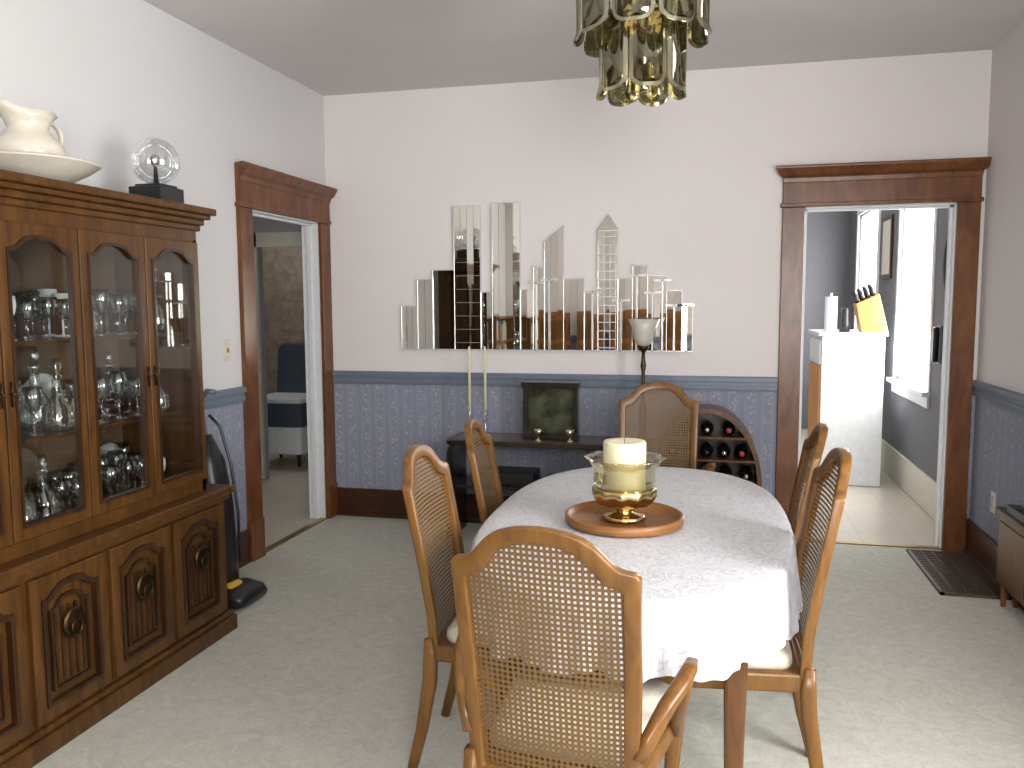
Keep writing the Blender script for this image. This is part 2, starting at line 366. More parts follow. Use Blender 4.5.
a=Acc(); a.box(0,.44,Y0-.015,Y1+.015,1.835,1.86); a.box(0,.452,Y0-.027,Y1+.027,1.86,1.885); a.box(0,.472,Y0-.047,Y1+.047,1.885,1.905); a.box(0,.49,Y0-.065,Y1+.065,1.905,1.935)
a.mk('hutch_cornice','oak',cab,bevel=.006)
for i in range(4):
    uc=.6475-.177-.355*(3-i)
    a=Acc(); a.ring(arch_outline(uc,.1745,.742,1.785,0),arch_outline(uc,.138,.785,1.700,.045),lambda u,v:(.424,u,v),lambda u,v:(.444,u,v)); a.mk('hutch_door_frame_%d'%i,'oak',cab,bevel=.004)
    a=Acc(); a.ring(arch_outline(uc,.140,.782,1.702,.045),arch_outline(uc,.130,.793,1.690,.045),lambda u,v:(.43,u,v),lambda u,v:(.449,u,v)); a.mk('hutch_door_bead_%d'%i,'oakd',cab)
    a=Acc(); a.box(.432,.434,uc-.138,uc+.138,.785,1.745); a.mk('hutch_door_glass_%d'%i,'glass',cab)
a=Acc()
for u in (.6475-.355*3,.6475-.355):
    for s in(-.02,.02):
        a.loft([(.444,u+s,1.23),(.46,u+s,1.23),(.468,u+s,1.23)],[(.004,.004),(.008,.008),(.003,.003)],10); a.loft([(.452,u+s,1.19),(.452,u+s,1.27)],(.003,.005),8)
a.mk('hutch_knobs','abrass',cab,True)
a=Acc()
for z in (1.04,1.38): a.box(.015,.36,Y0+.02,Y1-.02,z,z+.012)
a.mk('hutch_shelves','oak',cab)
gl=empty('crystal_glassware',(0.012,-2.90,0))
wine=[(0,0.001),(.032,.002),(.030,.005),(.004,.010),(.004,.07),(.012,.078),(.030,.10),(.036,.13),(.033,.165),(.032,.165),(.034,.13),(.028,.102),(0,.083)]
tumb=[(0,.001),(.028,.001),(.034,.09),(.032,.09),(.026,.008),(0,.008)]
deca=[(0,.001),(.05,.001),(.058,.04),(.05,.09),(.018,.13),(.016,.19),(.025,.20),(.012,.205),(.022,.235),(.012,.26),(0,.262)]
bowl=[(0,.001),(.04,.002),(.038,.01),(.012,.02),(.012,.04),(.06,.055),(.085,.11),(.082,.112),(.055,.06),(0,.048)]
a=Acc(); sv=Acc(); wt=Acc()
for z in (.711,1.053,1.393):
    for row,x in enumerate((.10,.20,.30)):
        y=-.66+random.random()*.03
        while y<.60:
            r=random.random()
            p,w=(wine,.082) if r<.55 else (tumb,.078) if r<.75 else (deca,.13) if r<.87 else (bowl,.18)
            if p is bowl and row!=1: p,w=wine,.082
            k=random.uniform(.85,1.2); q_=random.random()
            tgt=a if q_<.89 else sv if q_<.93 else wt
            tgt.lathe([(q*min(1,k),h*k) for q,h in p],(x,y+w/2,z),14); y+=w+random.random()*.03
a.mk('glasses','stem',gl,True); sv.mk('silver_pieces','silver',gl,True); wt.mk('china_pieces','white',gl,True)
a=Acc()
for (y,z) in ((.16,1.15),(-.25,1.15),(.5,.82)):
    b=Acc().lathe([(0,0),(.05,0),(.10,.012),(.10,.016),(.05,.006),(0,.006)],seg=28); a.add([(.05+zz+.03*(yy/.1),y+x,z+yy) for x,yy,zz in b.v],b.f)
a.mk('display_plates','white',gl,True)

pb=empty('pitcher_and_basin',(.27,-2.91,1.940)); pb.scale=(1,1,.93)
a=Acc().lathe([(0,0),(.09,0),(.10,.008),(.15,.03),(.20,.060),(.225,.080),(.232,.084),(.225,.090),(.19,.070),(.13,.035),(0,.02)],seg=40); a.mk('basin','porc',pb,True)
a=Acc(); prof=[(0,.03),(.055,.03),(.058,.045),(.095,.07),(.120,.11),(.112,.155),(.080,.19),(.065,.215),(.072,.245),(.095,.272),(.090,.272),(.06,.235),(.055,.2),(0,.19)]
a.lathe(prof,seg=32)
vs=[]
for (x,y,z) in a.v:
    if z>.21:
        k=(z-.21)/.058; ang=math.atan2(y,x); r=math.hypot(x,y); sp=max(0,math.cos(ang+math.pi/2))**4
        y-=sp*.05*k*(1 if r>.04 else .6); z+=sp*.02*k+.006*k*math.cos(4*ang)
    vs.append((x,y,z))
mk('pitcher_body',vs,a.f,'porc',pb,True)
a=Acc(); a.loft([(0,.072,.25),(0,.115,.262),(0,.152,.24),(0,.158,.20),(0,.142,.16),(0,.108,.13)],(.009,.012),10,ref=(1,0,0)); o=a.mk('pitcher_handle','porc',pb,True); smoothify(o)
pg=empty('plasma_globe_lamp',(.30,-2.255,1.940))
a=Acc(); a.box(-.08,.08,-.08,.08,0,.078); a.box(-.062,.062,-.062,.062,.078,.09); a.mk('base','black',pg,bevel=.005)
a=Acc().lathe([(.100*math.sin(math.pi*k/20),.190-.100*math.cos(math.pi*k/20)) for k in range(1,21)],seg=36); a.mk('globe','stem',pg,True)
a=Acc().lathe([(0,.085),(.03,.088),(.012,.10),(.007,.17),(.018,.185),(.022,.20),(.015,.216),(0,.22)],seg=16); a.mk('electrode','black',pg,True)

vc=empty('upright_vacuum',(.25,-1.78,0))
a=Acc(); a.loft([(-.02,0,.05),(.06,0,.055),(.14,0,.045),(.17,0,.035)],[(.12,.045),(.13,.05),(.13,.04),(.11,.02)],16,p=4); o=a.mk('foot','black',vc,True)
a=Acc(); a.loft([(-.02,-.02,.105),(.06,-.02,.10),(.10,-.02,.075)],[(.05,.022),(.06,.02),(.06,.006)],16,p=3); a.mk('foot_cover','yellow',vc,True)
a=Acc(); a.loft([(-.01,0,.10),(-.03,0,.25),(-.05,0,.5),(-.07,0,.72),(-.085,0,.86)],[(.075,.07),(.09,.08),(.10,.085),(.085,.07),(.03,.03)],18,p=2.6); a.mk('body','black',vc,True)
a=Acc(); a.loft([(-.08,0,.82),(-.10,0,1.0),(-.10,0,1.04),(-.06,0,1.085),(-.02,0,1.08)],(.014,.014),10,ref=(0,1,0)); a.mk('handle','greyp',vc,True)
a=Acc(); a.loft([(.055,.05,.2),(.05,.06,.45),(.02,.06,.7),(-.03,.05,.9),(-.07,.02,.96)],(.008,.008),10); a.mk('hose','black',vc,True)

# ------------------------------------------------------------------ skyline mirror
mr=empty('skyline_wall_mirror',(0,0,0))
def X(px): return .55+(px-403)*.00682
def Z(py): return 1.20+(349-py)*.0069
B=[(403,421,305,305),(421,437,279,279),(437,462,270,270),(460,487,209,209),(487,499,292,292),(499,527,207,207),(527,540,290,290),(540,551,268,268),(551,570,244,230),(570,590,280,280),(590,603,292,292),(603,622,236,236),(622,636,280,280),(636,650,268,268),(650,668,278,278),(668,682,292,292),(682,692,304,304)]
ma=Acc(); ed=Acc()
for bi,(p0,p1,t0,t1) in enumerate(B):
    dep=.014+.008*(bi%2)
    x0,x1=X(p0),X(p1); z0,z1=Z(t0),Z(t1)
    ns=max(1,round((x1-x0)/.045))
    for k in range(ns):
        xa=x0+(x1-x0)*k/ns; xb=x0+(x1-x0)*(k+1)/ns-.0015
        za=z0+(z1-z0)*k/ns; zb=z0+(z1-z0)*(k+1)/ns
        tl=random.uniform(-.0012,.0012); tv=random.uniform(-.0015,.0015)
        q=[(xa,-dep-.006+tl,1.2),(xb,-dep-.006-tl,1.2),(xb,-dep-.006-tl+tv,zb),(xa,-dep-.006+tl+tv,za)]
        ma.add(q+[(x,-.002,z) for x,y,z in q],[(0,1,2,3),(4,5,6,7),(0,1,5,4),(1,2,6,5),(2,3,7,6),(3,0,4,7)])
    w=.006
    for (xa,za,xb,zb) in ((x0,1.2,x0,z0),(x1,1.2,x1,z1)):
        ed.box(xa-.0015,xa+.0015,-dep-.010,-dep-.006,za,zb)
    ed.prism([(x0,z0-w),(x1,z1-w),(x1,z1),(x0,z0)],lambda u,v:(u,-dep-.006,v),lambda u,v:(u,-dep-.010,v))
ma.prism([(X(602),Z(236)),(X(623),Z(236)),(X(613),Z(221))],lambda u,v:(u,-.002,v),lambda u,v:(u,-.026,v))
ma.mk('mirror_panels','mirror',mr)
for (px,py) in ((598,292),(625,300),(655,293),(664,282),(675,305),(640,277),(543,283),(556,280),(686,305)):
    ed.box(X(px)-.005,X(px)+.005,-.036,-.033,1.2,Z(py)); ed.box(X(px)-.055,X(px)+.055,-.036,-.033,Z(py)-.014,Z(py))
for k in range(14): ed.box(X(604),X(621),-.036,-.034,1.22+k*.055,1.226+k*.055)
for k in range(4): ed.box(X(604+k*5.4)-.001,X(604+k*5.4)+.001,-.036,-.034,1.2,Z(238))
for k in range(9): ed.box(X(462),X(486),-.036,-.034,1.25+k*.09,1.2515+k*.09)
ed.box(X(403),X(692),-.036,-.033,1.198,1.206)
ed.mk('bevel_accents','frost',mr)
# out-of-view sideboard and bookcase, added to give the mirror brown tones to reflect
sbn=empty('reflected_sideboard',(1.30,-6.70,0)); sbn.scale=(1,1,1.55)
box('carcass',(-.75,.85),(-.24,.24),(.12,.86),'tray',sbn,.006); box('top',(-.79,.89),(-.25,.27),(.86,.90),'tray',sbn,.006)
a=Acc()
for i in range(4): a.box(-.73+.395*i,-.36+.395*i,.24,.26,.16,.60); a.box(-.73+.395*i,-.36+.395*i,.24,.26,.64,.82)
a.mk('doors_and_drawers','chair',sbn,bevel=.006)
a=Acc()
for x in(-.7,.8):
    for y in(-.2,.2): a.loft([(x,y,0),(x,y,.12)],[(.02,.02),(.035,.035)],10)
a.mk('feet','oakd',sbn)
bk=empty('reflected_bookcase',(.01,-5.1,0))
a=Acc(); a.box(0,.32,-.75,-.72,0,1.35); a.box(0,.32,.72,.75,0,1.35); a.box(0,.015,-.75,.75,0,1.35)
for z in (.05,.38,.70,1.02,1.33): a.box(0,.32,-.73,.73,z,z+.025)
a.mk('case','chair',bk)
for nm,mt in (('books_blue','rail'),('books_dark','tray'),('books_cream','creamp')):
    a=Acc()
    for z in (.075,.405,.725,1.045):
        for k in range(36):
            if k%3!=('books_blue','books_dark','books_cream').index(nm): continue
            y=-.71+k*.0395; a.box(.02,.22+.02*random.random(),y,y+.034,z,z+random.uniform(.19,.26))
    a.mk(nm,mt,bk)

# ------------------------------------------------------------------ console with accessories
cs=empty('console_table',(0,0,0))
def rr(x0,x1,y0,y1,r,n=6):
    pts=[]
    for cx,cy,a0 in ((x1-r,y1-r,0),(x0+r,y1-r,90),(x0+r,y0+r,180),(x1-r,y0+r,270)):
        for k in range(n+1):
            t=math.radians(a0+90*k/n); pts.append((cx+r*math.cos(t),cy+r*math.sin(t)))
    return pts
CE=2.295
a=Acc()
for z0,z1,ins in ((.615,.645,0),(.33,.35,.03)):
    a.prism(rr(.99+ins,CE-ins,-.44+ins,-.06,.05),lambda u,v:(u,v,z0),lambda u,v:(u,v,z1))
a.mk('shelves','blackw',cs,bevel=.003)
a=Acc(); a.prism(rr(1.03,CE-.03,-.41,-.09,.03),lambda u,v:(u,v,.645),lambda u,v:(u,v,.648)); a.mk('top_inlay',wood('console_inlay',(.09,.050,.030),(.15,.09,.055),(2,10,10),.12),cs)
a=Acc()
for x,s in ((1.01,1),(CE-.02,-1)):
    a.loft([(x,-.25,0),(x,-.25,.50),(x+.004*s,-.25,.57),(x+.02*s,-.25,.615)],[(.185,.020),(.185,.020),(.18,.02),(.17,.018)],16,ref=(1,0,0),p=6)
a.mk('end_panels','blackw',cs)
a=Acc(); a.box(1.15,1.55,-.36,-.12,.35,.43); a.box(1.62,1.95,-.34,-.12,.35,.40); a.mk('stereo_components','black',cs,bevel=.004)
a=Acc(); a.loft([(1.9,-.45,.62),(2.0,-.455,.5),(2.12,-.45,.42),(2.2,-.3,.36)],(.004,.004),6); a.mk('cord','black',cs,True)
sb=empty('framed_picture',(1.65,-.26,.649))
a=Acc(); a.box(-.175,.175,-.05,.05,0,.03); a.box(-.175,-.15,-.04,.04,.03,.34); a.box(.15,.175,-.04,.04,.03,.34); a.box(-.185,.185,-.05,.05,.33,.365); a.box(-.15,.15,.025,.04,.03,.33); a.mk('frame','blackw',sb,bevel=.003)
box('art_panel',(-.15,.15),(.015,.025),(.03,.33),'art',sb)
for i,(x,y) in enumerate(((1.59,-.37),(1.79,-.37))):
    g=empty('brass_goblet',(x,y,.649)); Acc().lathe([(0,0),(.028,0),(.024,.006),(.005,.015),(.005,.03),(.025,.045),(.03,.08),(.027,.08),(.02,.05),(0,.04)],seg=18).mk('cup','silver',g,True)
for x in (1.12,1.225):
    g=empty('taper_candlestick',(x,-.30,.649))
    Acc().lathe([(0,0),(.04,0),(.038,.008),(.012,.02),(.010,.04),(.018,.055),(.009,.07),(.009,.14),(.02,.155),(.014,.165),(.015,.19),(0,.19)],seg=18).mk('holder','stem',g,True)
    Acc().lathe([(0,.175),(.0105,.175),(.008,.58),(.003,.59),(0,.592)],seg=12).mk('candle','wax',g,True)
tl=empty('torchiere_table_lamp',(2.235,-.30,.649))
Acc().lathe([(0,0),(.056,0),(.056,.012),(.045,.03),(.03,.05),(.018,.09),(.026,.13),(.03,.19),(.016,.25),(.012,.30),(.022,.33),(.013,.36),(.010,.44),(.018,.48),(.012,.51),(.010,.56),(.03,.585),(.036,.60),(0,.60)],seg=24).mk('base_and_stem','abrass',tl,True)
Acc().lathe([(.02,.60),(.045,.612),(.060,.65),(.068,.70),(.095,.765),(.091,.765),(.064,.70),(.055,.65),(.04,.62),(0,.61)],seg=28).mk('glass_shade','shade',tl,True)

# ------------------------------------------------------------------ oval wine rack
wr=empty('oval_wine_rack',(2.625,-.34,0))
EC,EA,EB=.450,.315,.440
def ell(a_,b_,n=56): return [(a_*math.cos(2*math.pi*k/n),EC+b_*math.sin(2*math.pi*k/n)) for k in range(n)]
a=Acc(); a.ring(ell(EA,EB),ell(EA-.025,EB-.025),lambda u,v:(u,.14,v),lambda u,v:(u,-.14,v)); a.mk('oval_band','tablew',wr)
a=Acc(); a.prism(ell(EA-.02,EB-.02),lambda u,v:(u,.14,v),lambda u,v:(u,.13,v)); a.mk('back_panel','oakd',wr)
a=Acc()
levels=[.18,.315,.45,.585,.72]
for z in levels:
    hw=(EA-.023)*math.sqrt(max(0,1-((z-EC)/(EB-.025))**2)); a.box(-hw,hw,-.13,.13,z-.008,z+.004)
a.box(-.14,.14,-.12,.12,0,.035); a.box(-.19,-.13,-.13,.13,0,.11); a.box(.13,.19,-.13,.13,0,.11)
a.mk('shelves_and_feet','tablew',wr)
a=Acc(); lb=Acc(); lc=Acc()
for z in levels:
    zc=z+.044
    hw=(EA-.04)*math.sqrt(max(0,1-((zc-EC)/(EB-.04))**2))-.045
    n=int((2*hw)//.095)+1
    if hw<.02 or z<.1: continue
    for k in range(n):
        x=-hw+2*hw*k/(n-1) if n>1 else 0
        b=Acc().lathe([(0,-.12),(.036,-.12),(.038,-.10),(.038,.06),(.030,.085),(.014,.11),(.014,.125)],seg=16)
        a.add([(x+p,-(r)*1.0,zc+q) for p,q,r in b.v],b.f)
        b=Acc().lathe([(0,.121),(.0145,.121),(.0155,.10),(.0155,.127),(0,.128)],seg=12)
        (a,lb,lc)[(k+int(z*100))%3].add([(x+p,-r,zc+q) for p,q,r in b.v],b.f)
a.mk('bottles','bottle',wr,True); lb.mk('bottle_caps_gold','silver',wr,True); lc.mk('bottle_caps_red','label',wr,True)

# ------------------------------------------------------------------ dining chairs
def topf(s):
    xs=[0,.15,.3,.45,.56,.66,.74,.82,.90,.96,1.0]; ys=[1,.985,.935,.83,.68,.46,.28,.18,.15,.12,.03]
    return float(np.interp(abs(s),xs,ys))
def back_out(hw,z0,zs,A,n=44):
    pts=[(-hw*.93,z0),(-hw*.95,z0+.15),(-hw*.975,z0+.3)]
    for k in range(n+1):
        s=-1+2*k/n; pts.append((hw*s,zs+A*topf(s)))
    pts+=[(hw*.975,z0+.3),(hw*.95,z0+.15),(hw*.93,z0)]; return pts
def rr2():
    pts=[]; c=[(.225,.228,.05),(-.225,.228,.05),(-.182,-.19,.04),(.182,-.19,.04)]
    for i,(cx,cy,r) in enumerate(c):
        a0=90*i
        for k in range(6):
            t=math.radians(a0+90*k/5); pts.append((cx-math.copysign(r,cx)+r*math.cos(t),cy-math.copysign(r,cy)+r*math.sin(t)))
    return pts
def chair(name,loc,rz,arms=False,zs=1.0):
    e=empty(name,loc,rz); e.scale=(1,1,zs)
    yb=lambda u,v: -.215-.105*max(0,(v-.45)/.6)**1.25-.018*(1-(u/.2)**2)
    Z0,ZS,A,hw=.385,.935,.105,.216
    O=back_out(hw,Z0,ZS,A); I=back_out(hw-.036,Z0+.04,ZS-.038,A)
    a=Acc(); a.ring(O,I,lambda u,v:(u,yb(u,v)-.015,v),lambda u,v:(u,yb(u,v)+.015,v)); o=a.mk('back_frame','chair',e,True,bevel=.005)
    vs=[];fs=[];uv={}
    n=44; m=10; w=hw-.034
    for k in range(n+1):
        s=-1+2*k/n
        zt=ZS-.036+A*topf(s)
        for j in range(m+1):
            v=Z0+.038+(zt-Z0-.038)*j/m
            wv=w*(.93+.07*min(1,(v-Z0)/.42)); x=wv*s
            vs.append((x,yb(x,v),v)); uv[len(vs)-1]=(x+.5,v)
    for k in range(n):
        for j in range(m): fs.append((k*(m+1)+j,(k+1)*(m+1)+j,(k+1)*(m+1)+j+1,k*(m+1)+j+1))
    mk('cane_back',vs,fs,'cane',e,True,uv=uv)
    a=Acc()
    for s in(-1,1):
        a.loft([(s*.198,-.30,0),(s*.198,-.262,.15),(s*.198,-.232,.32),(s*.199,-.228,.40),(s*.201,-.232,.46)],[(.014,.016),(.016,.019),(.019,.023),(.019,.022),(.014,.015)],12,ref=(0,1,0),p=4)
    a.mk('rear_legs','chair',e,True)
    a=Acc()
    for s in(-1,1):
        a.loft([(s*.215,.235,0),(s*.213,.225,.03),(s*.205,.205,.16),(s*.215,.215,.32),(s*.218,.218,.40),(s*.215,.215,.44)],[(.017,.02),(.014,.014),(.016,.016),(.023,.023),(.026,.026),(.024,.024)],12,ref=(0,1,0),p=3.5)
    a.mk('front_legs','chair',e,True)
    a=Acc(); O2=[(-.200,-.215),(.200,-.215),(.245,.235),(.12,.25),(-.12,.25),(-.245,.235)]
    a.prism(O2,lambda u,v:(u,v,.385),lambda u,v:(u,v,.44)); a.mk('seat_rail','chair',e,bevel=.008)
    vs=[]
    for sc_,z in ((.96,.435),(1.0,.452),(.99,.475),(.90,.492),(.6,.502),(.25,.505)):
        vs+=[(u*sc_,(v-.0)*sc_,z) for u,v in rr2()]
    k=len(rr2()); fs=[]
    for r_ in range(5):
        for i in range(k): fs.append((r_*k+i,r_*k+(i+1)%k,(r_+1)*k+(i+1)%k,(r_+1)*k+i))
    fs.append(tuple(5*k+i for i in range(k))); fs.append(tuple(range(k)))
    mk('seat_cushion',vs,fs,'cream',e,True)
    if arms:
        a=Acc()
        for s in(-1,1):
            a.loft([(s*.205,-.232,.50),(s*.222,-.215,.545),(s*.250,-.17,.60),(s*.275,-.11,.632),(s*.288,-.055,.650),(s*.290,-.020,.655)],[(.012,.018),(.015,.020),(.018,.018),(.020,.015),(.019,.012),(.015,.010)],14,p=3)
            a.loft([(s*.228,.12,.40),(s*.245,.06,.46),(s*.262,-.02,.53),(s*.276,-.05,.60),(s*.284,-.055,.645)],[(.018,.018),(.016,.016),(.014,.016),(.015,.018),(.016,.018)],12,ref=(1,0,0),p=3)
        a.mk('arms','chair',e,True)
    return e
chair('dining_armchair',(2.330,-3.430,0),math.radians(-6),True)
chair('dining_chair',(2.02,-2.84,0),math.radians(-88))
chair('dining_chair',(2.02,-2.17,0),math.radians(-84))
chair('dining_chair',(2.70,-2.85,0),math.radians(91),False,1.035)
chair('dining_chair',(2.74,-2.04,0),math.radians(88))
chair('dining_armchair',(2.37,-1.13,0),math.radians(181),True,1.035)

# ------------------------------------------------------------------ table
TX=2.395
tb=empty('dining_table',(TX,-2.455,0))
def sup(a_,b_,th,n=2.6):
    c,s=math.cos(th),math.sin(th); return (a_*math.copysign(abs(c)**(2/n),c), b_*math.copysign(abs(s)**(2/n),s))
NT=120
a=Acc(); a.prism([sup(.515,.905,2*math.pi*k/NT) for k in range(NT)],lambda u,v:(u,v,.715),lambda u,v:(u,v,.744)); a.mk('top','tablew',tb)
a=Acc(); a.box(-.31,.31,-.705,-.685,.63,.715); a.box(-.31,.31,.685,.705,.63,.715); a.box(-.345,-.32,-.68,.68,.63,.715); a.box(.32,.345,-.68,.68,.63,.715); a.mk('apron','tablew',tb)
a=Acc()
for sx in(-1,1):
    for sy in(-1,1):
        a.loft([(sx*.332,sy*.695,0),(sx*.332,sy*.695,.04),(sx*.332,sy*.695,.55),(sx*.332,sy*.695,.56),(sx*.332,sy*.695,.715)],[(.021,.021),(.023,.023),(.033,.033),(.035,.035),(.035,.035)],12,ref=(0,1,0),p=6)
a.mk('legs','tablew',tb)
tc=empty('tablecloth',(TX,-2.455,0))
NC=600; vs=[];fs=[]
pts=[sup(.523,.913,2*math.pi*k/2000) for k in range(2001)]
cum=[0]
for i in range(2000): cum.append(cum[-1]+math.dist(pts[i],pts[i+1]))
per=cum[-1]
xsn=np.interp([per*k/NC for k in range(NC)],cum,[q[0] for q in pts]); ysn=np.interp([per*k/NC for k in range(NC)],cum,[q[1] for q in pts])
rings=[]
for sc_ in (.2,.45,.7,.9,.985): rings.append([(xsn[k]*sc_,ysn[k]*sc_,.748) for k in range(NC)])
rings.append([(xsn[k],ysn[k],.745) for k in range(NC)])
for j in range(1,15):
    t=j/14; R=[]
    for k in range(NC):
        x0,y0=xsn[k-1],ysn[k-1]; x1,y1=xsn[(k+1)%NC],ysn[(k+1)%NC]; tx,ty=x1-x0,y1-y0; l=math.hypot(tx,ty); nx,ny=ty/l,-tx/l
        s=k/NC*2*math.pi
        f=math.sin(25*s+1.5*math.sin(3*s))*.5+math.sin(41*s+2*math.sin(2*s))*.35+math.sin(67*s+1.5*math.sin(5*s))*.22
        endness=(abs(ysn[k])/.913)**3
        off=.008+.020*t+ (.011+.016*endness)*t**1.1*f
        off=max(off,.004)
        dz=.190*t+ (.007*math.sin(25*s+.8)+.003*math.sin(84*s))*t**3
        R.append((xsn[k]+nx*off,ysn[k]+ny*off,.742-dz))
    rings.append(R)
for R in rings: vs+=R
for r_ in range(len(rings)-1):
    for k in range(NC): fs.append((r_*NC+k,r_*NC+(k+1)%NC,(r_+1)*NC+(k+1)%NC,(r_+1)*NC+k))
fs.append(tuple(range(NC)))
mk('cloth',vs,fs,'cloth',tc,True)

# ------------------------------------------------------------------ centrepiece
CX,CY,CZ=2.360,-2.60,.750
ty_=empty('round_tray',(CX,CY,CZ))
Acc().lathe([(0,0),(.19,0),(.203,.006),(.206,.032),(.198,.036),(.192,.03),(.188,.012),(0,.012)],seg=64).mk('tray','tray',ty_,True)
cb=empty('candle_bowl_centerpiece',(CX,CY,CZ+.0135))
a=Acc().lathe([(0,0),(.070,0),(.078,.008),(.066,.018),(.030,.026),(.026,.034),(.045,.044),(.090,.058),(.108,.085),(.112,.110),(.104,.118),(.09,.10),(.03,.075),(0,.072)],seg=64)
a.v=[(x*(1+.05*math.cos(12*math.atan2(y,x))*(1 if .04<z<.1 else 0)),y*(1+.05*math.cos(12*math.atan2(y,x))*(1 if .04<z<.1 else 0)),z) for x,y,z in a.v]
a.mk('silver_foot','gilt',cb,True)
a=Acc(); prof=[(0,.080),(.07,.082),(.10,.105),(.109,.14),(.105,.17),(.122,.205),(.138,.215),(.135,.219),(.117,.208),(.100,.172),(.104,.14),(.095,.112),(.06,.089),(0,.087)]
a.lathe(prof,seg=60); a.v=[(x*(1+.035*math.cos(10*math.atan2(y,x))*max(0,(z-.17)/.05)),y*(1+.035*math.cos(10*math.atan2(y,x))*max(0,(z-.17)/.05)),z) for x,y,z in a.v]
a.mk('glass_bowl','amber',cb,True)
Acc().lathe([(0,.10),(.070,.10),(.074,.105),(.074,.268),(.070,.275),(.05,.272),(0,.266)],seg=40).mk('pillar_candle','wax',cb,True)
Acc().loft([(0,0,.265),(0,.002,.287)],(.0018,.0018),6).mk('wick','black',cb)

# ------------------------------------------------------------------ chandelier
ch=empty('smoked_glass_chandelier',(2.40,-2.52,0))
a=Acc(); a.lathe([(0,2.949),(.075,2.949),(.07,2.93),(.02,2.915),(.012,2.90),(.012,2.78),(.03,2.77),(.03,2.70),(0,2.70)],seg=24)
a.torus((0,0,2.80),.19,.005,seg=40); a.torus((0,0,2.62),.215,.005,seg=40); a.torus((0,0,2.45),.14,.005)
for k in range(8):
    t=2*math.pi*k/8; a.loft([(0,0,2.78),(.19*math.cos(t),.19*math.sin(t),2.80)],(.004,.004),6); a.loft([(0,0,2.64),(.215*math.cos(t),.215*math.sin(t),2.62)],(.004,.004),6); a.loft([(.0,0,2.44),(.14*math.cos(t),.14*math.sin(t),2.45)],(.004,.004),6)
a.lathe([(0,2.33),(.010,2.34),(.016,2.37),(.010,2.40),(.010,2.70)],seg=16)
for k in range(4):
    t=2*math.pi*(k+.5)/4; a.loft([(0,0,2.42),(.06*math.cos(t),.06*math.sin(t),2.39),(.06*math.cos(t),.06*math.sin(t),2.43)],(.007,.007),8)
a.mk('brass_frame','brass',ch,True)
pl=Acc(); pe=Acc(); kn=Acc()
def plate(R,th,ztop,w,h,tilt=0):
    out=rr(-w/2,w/2,-h,0,w*.36,5); inn=rr(-w/2+.011,w/2-.011,-h+.011,-.011,w*.36-.011,5)
    c,s=math.cos(th),math.sin(th)
    def f(d): 
        def g(u,v):
            rad=R+d-.9*u*u/w+tilt*(-v)
            return (rad*c-u*s,rad*s+u*c,ztop+v)
        return g
    pl.prism(inn,f(0),f(.005)); pe.ring(out,inn,f(-.001),f(.006))
    kn.loft([f(.006)(0,-.02),f(.022)(0,-.02)],(.007,.007),8)
for k in range(8): plate(.195,2*math.pi*k/8+.0,2.83,.13,.20)
for k in range(9): plate(.228,2*math.pi*(k+.5)/9+.12,2.635,.135,.245)
for k in range(7): plate(.150,2*math.pi*k/7+.45,2.465,.118,.255)
for k in range(3): plate(.060,2*math.pi*k/3+.5,2.39,.085,.19)
pl.mk('glass_plates','smoke',ch,True); pe.mk('plate_bevels','smokee',ch); kn.mk('plate_studs','brass',ch,True)
a=Acc()
for k in range(4):
    t=2*math.pi*(k+.5)/4; a.lathe([(0,0),(.012,.0),(.02,.03),(.018,.05),(0,.075)],(.06*math.cos(t),.06*math.sin(t),2.43),12)
a.mk('bulbs','bulb',ch,True)

# ------------------------------------------------------------------ small wall items / floor vent / side cabinet
v=empty('floor_vent',(3.985,-.48,0)); a=Acc(); a.box(-.165,.165,-.39,.39,0,.006); a.mk('grille_plate','hole',v)
a=Acc()
for k in range(23): a.box(-.155,.155,-.38+k*.0345-.006,-.38+k*.0345+.006,.006,.012)
for k in range(6): a.box(-.155+k*.062-.004,-.155+k*.062+.004,-.39,.39,.006,.013)
for s in(-1,1): a.box(s*.16-.01,s*.16+.01,-.395,.395,0,.014); a.box(-.17,.17,s*.385-.01,s*.385+.01,0,.014)
a.mk('grille_bars','vent',v)
o=empty('light_switch_plate',(0,-1.30,1.26)); box('plate',(0,.006),(-.035,.035),(-.06,.06),'creamp',o,.002); box('toggle',(.006,.018),(-.006,.006),(-.012,.012),'brass',o)
o=empty('wall_outlet',(W,-.42,.40)); box('plate',(-.006,0),(-.036,.036),(-.058,.058),'creamp',o,.002); box('sockets',(-.009,-.006),(-.016,.016),(-.035,.035),'porc',o)
sd=empty('low_side_cabinet',(W-.14,-1.53,0))
box('top',(-.0,.11),(-.62,.62),(.46,.49),'oakd',sd,.006); box('body',(.012,.11),(-.60,.60),(.12,.46),'chair',sd,.004)
a=Acc()
for y in(-.55,.55):
    for x in(.035,.09): a.loft([(x,y,0),(x,y,.13)],[(.010,.010),(.016,.016)],10,p=5,ref=(0,1,0))
for i in range(3): a.box(.004,.012,-.58+.39*i,-.21+.39*i,.16,.43)
a.mk('legs_and_doors','chair',sd)
o=empty('black_tray',(W-.085,-1.16,.491)); box('tray_body',(-.045,.045),(-.12,.12),(0,.04),'black',o,.004); box('tray_grip',(-.02,.02),(-.05,.05),(.04,.055),'black',o,.003)

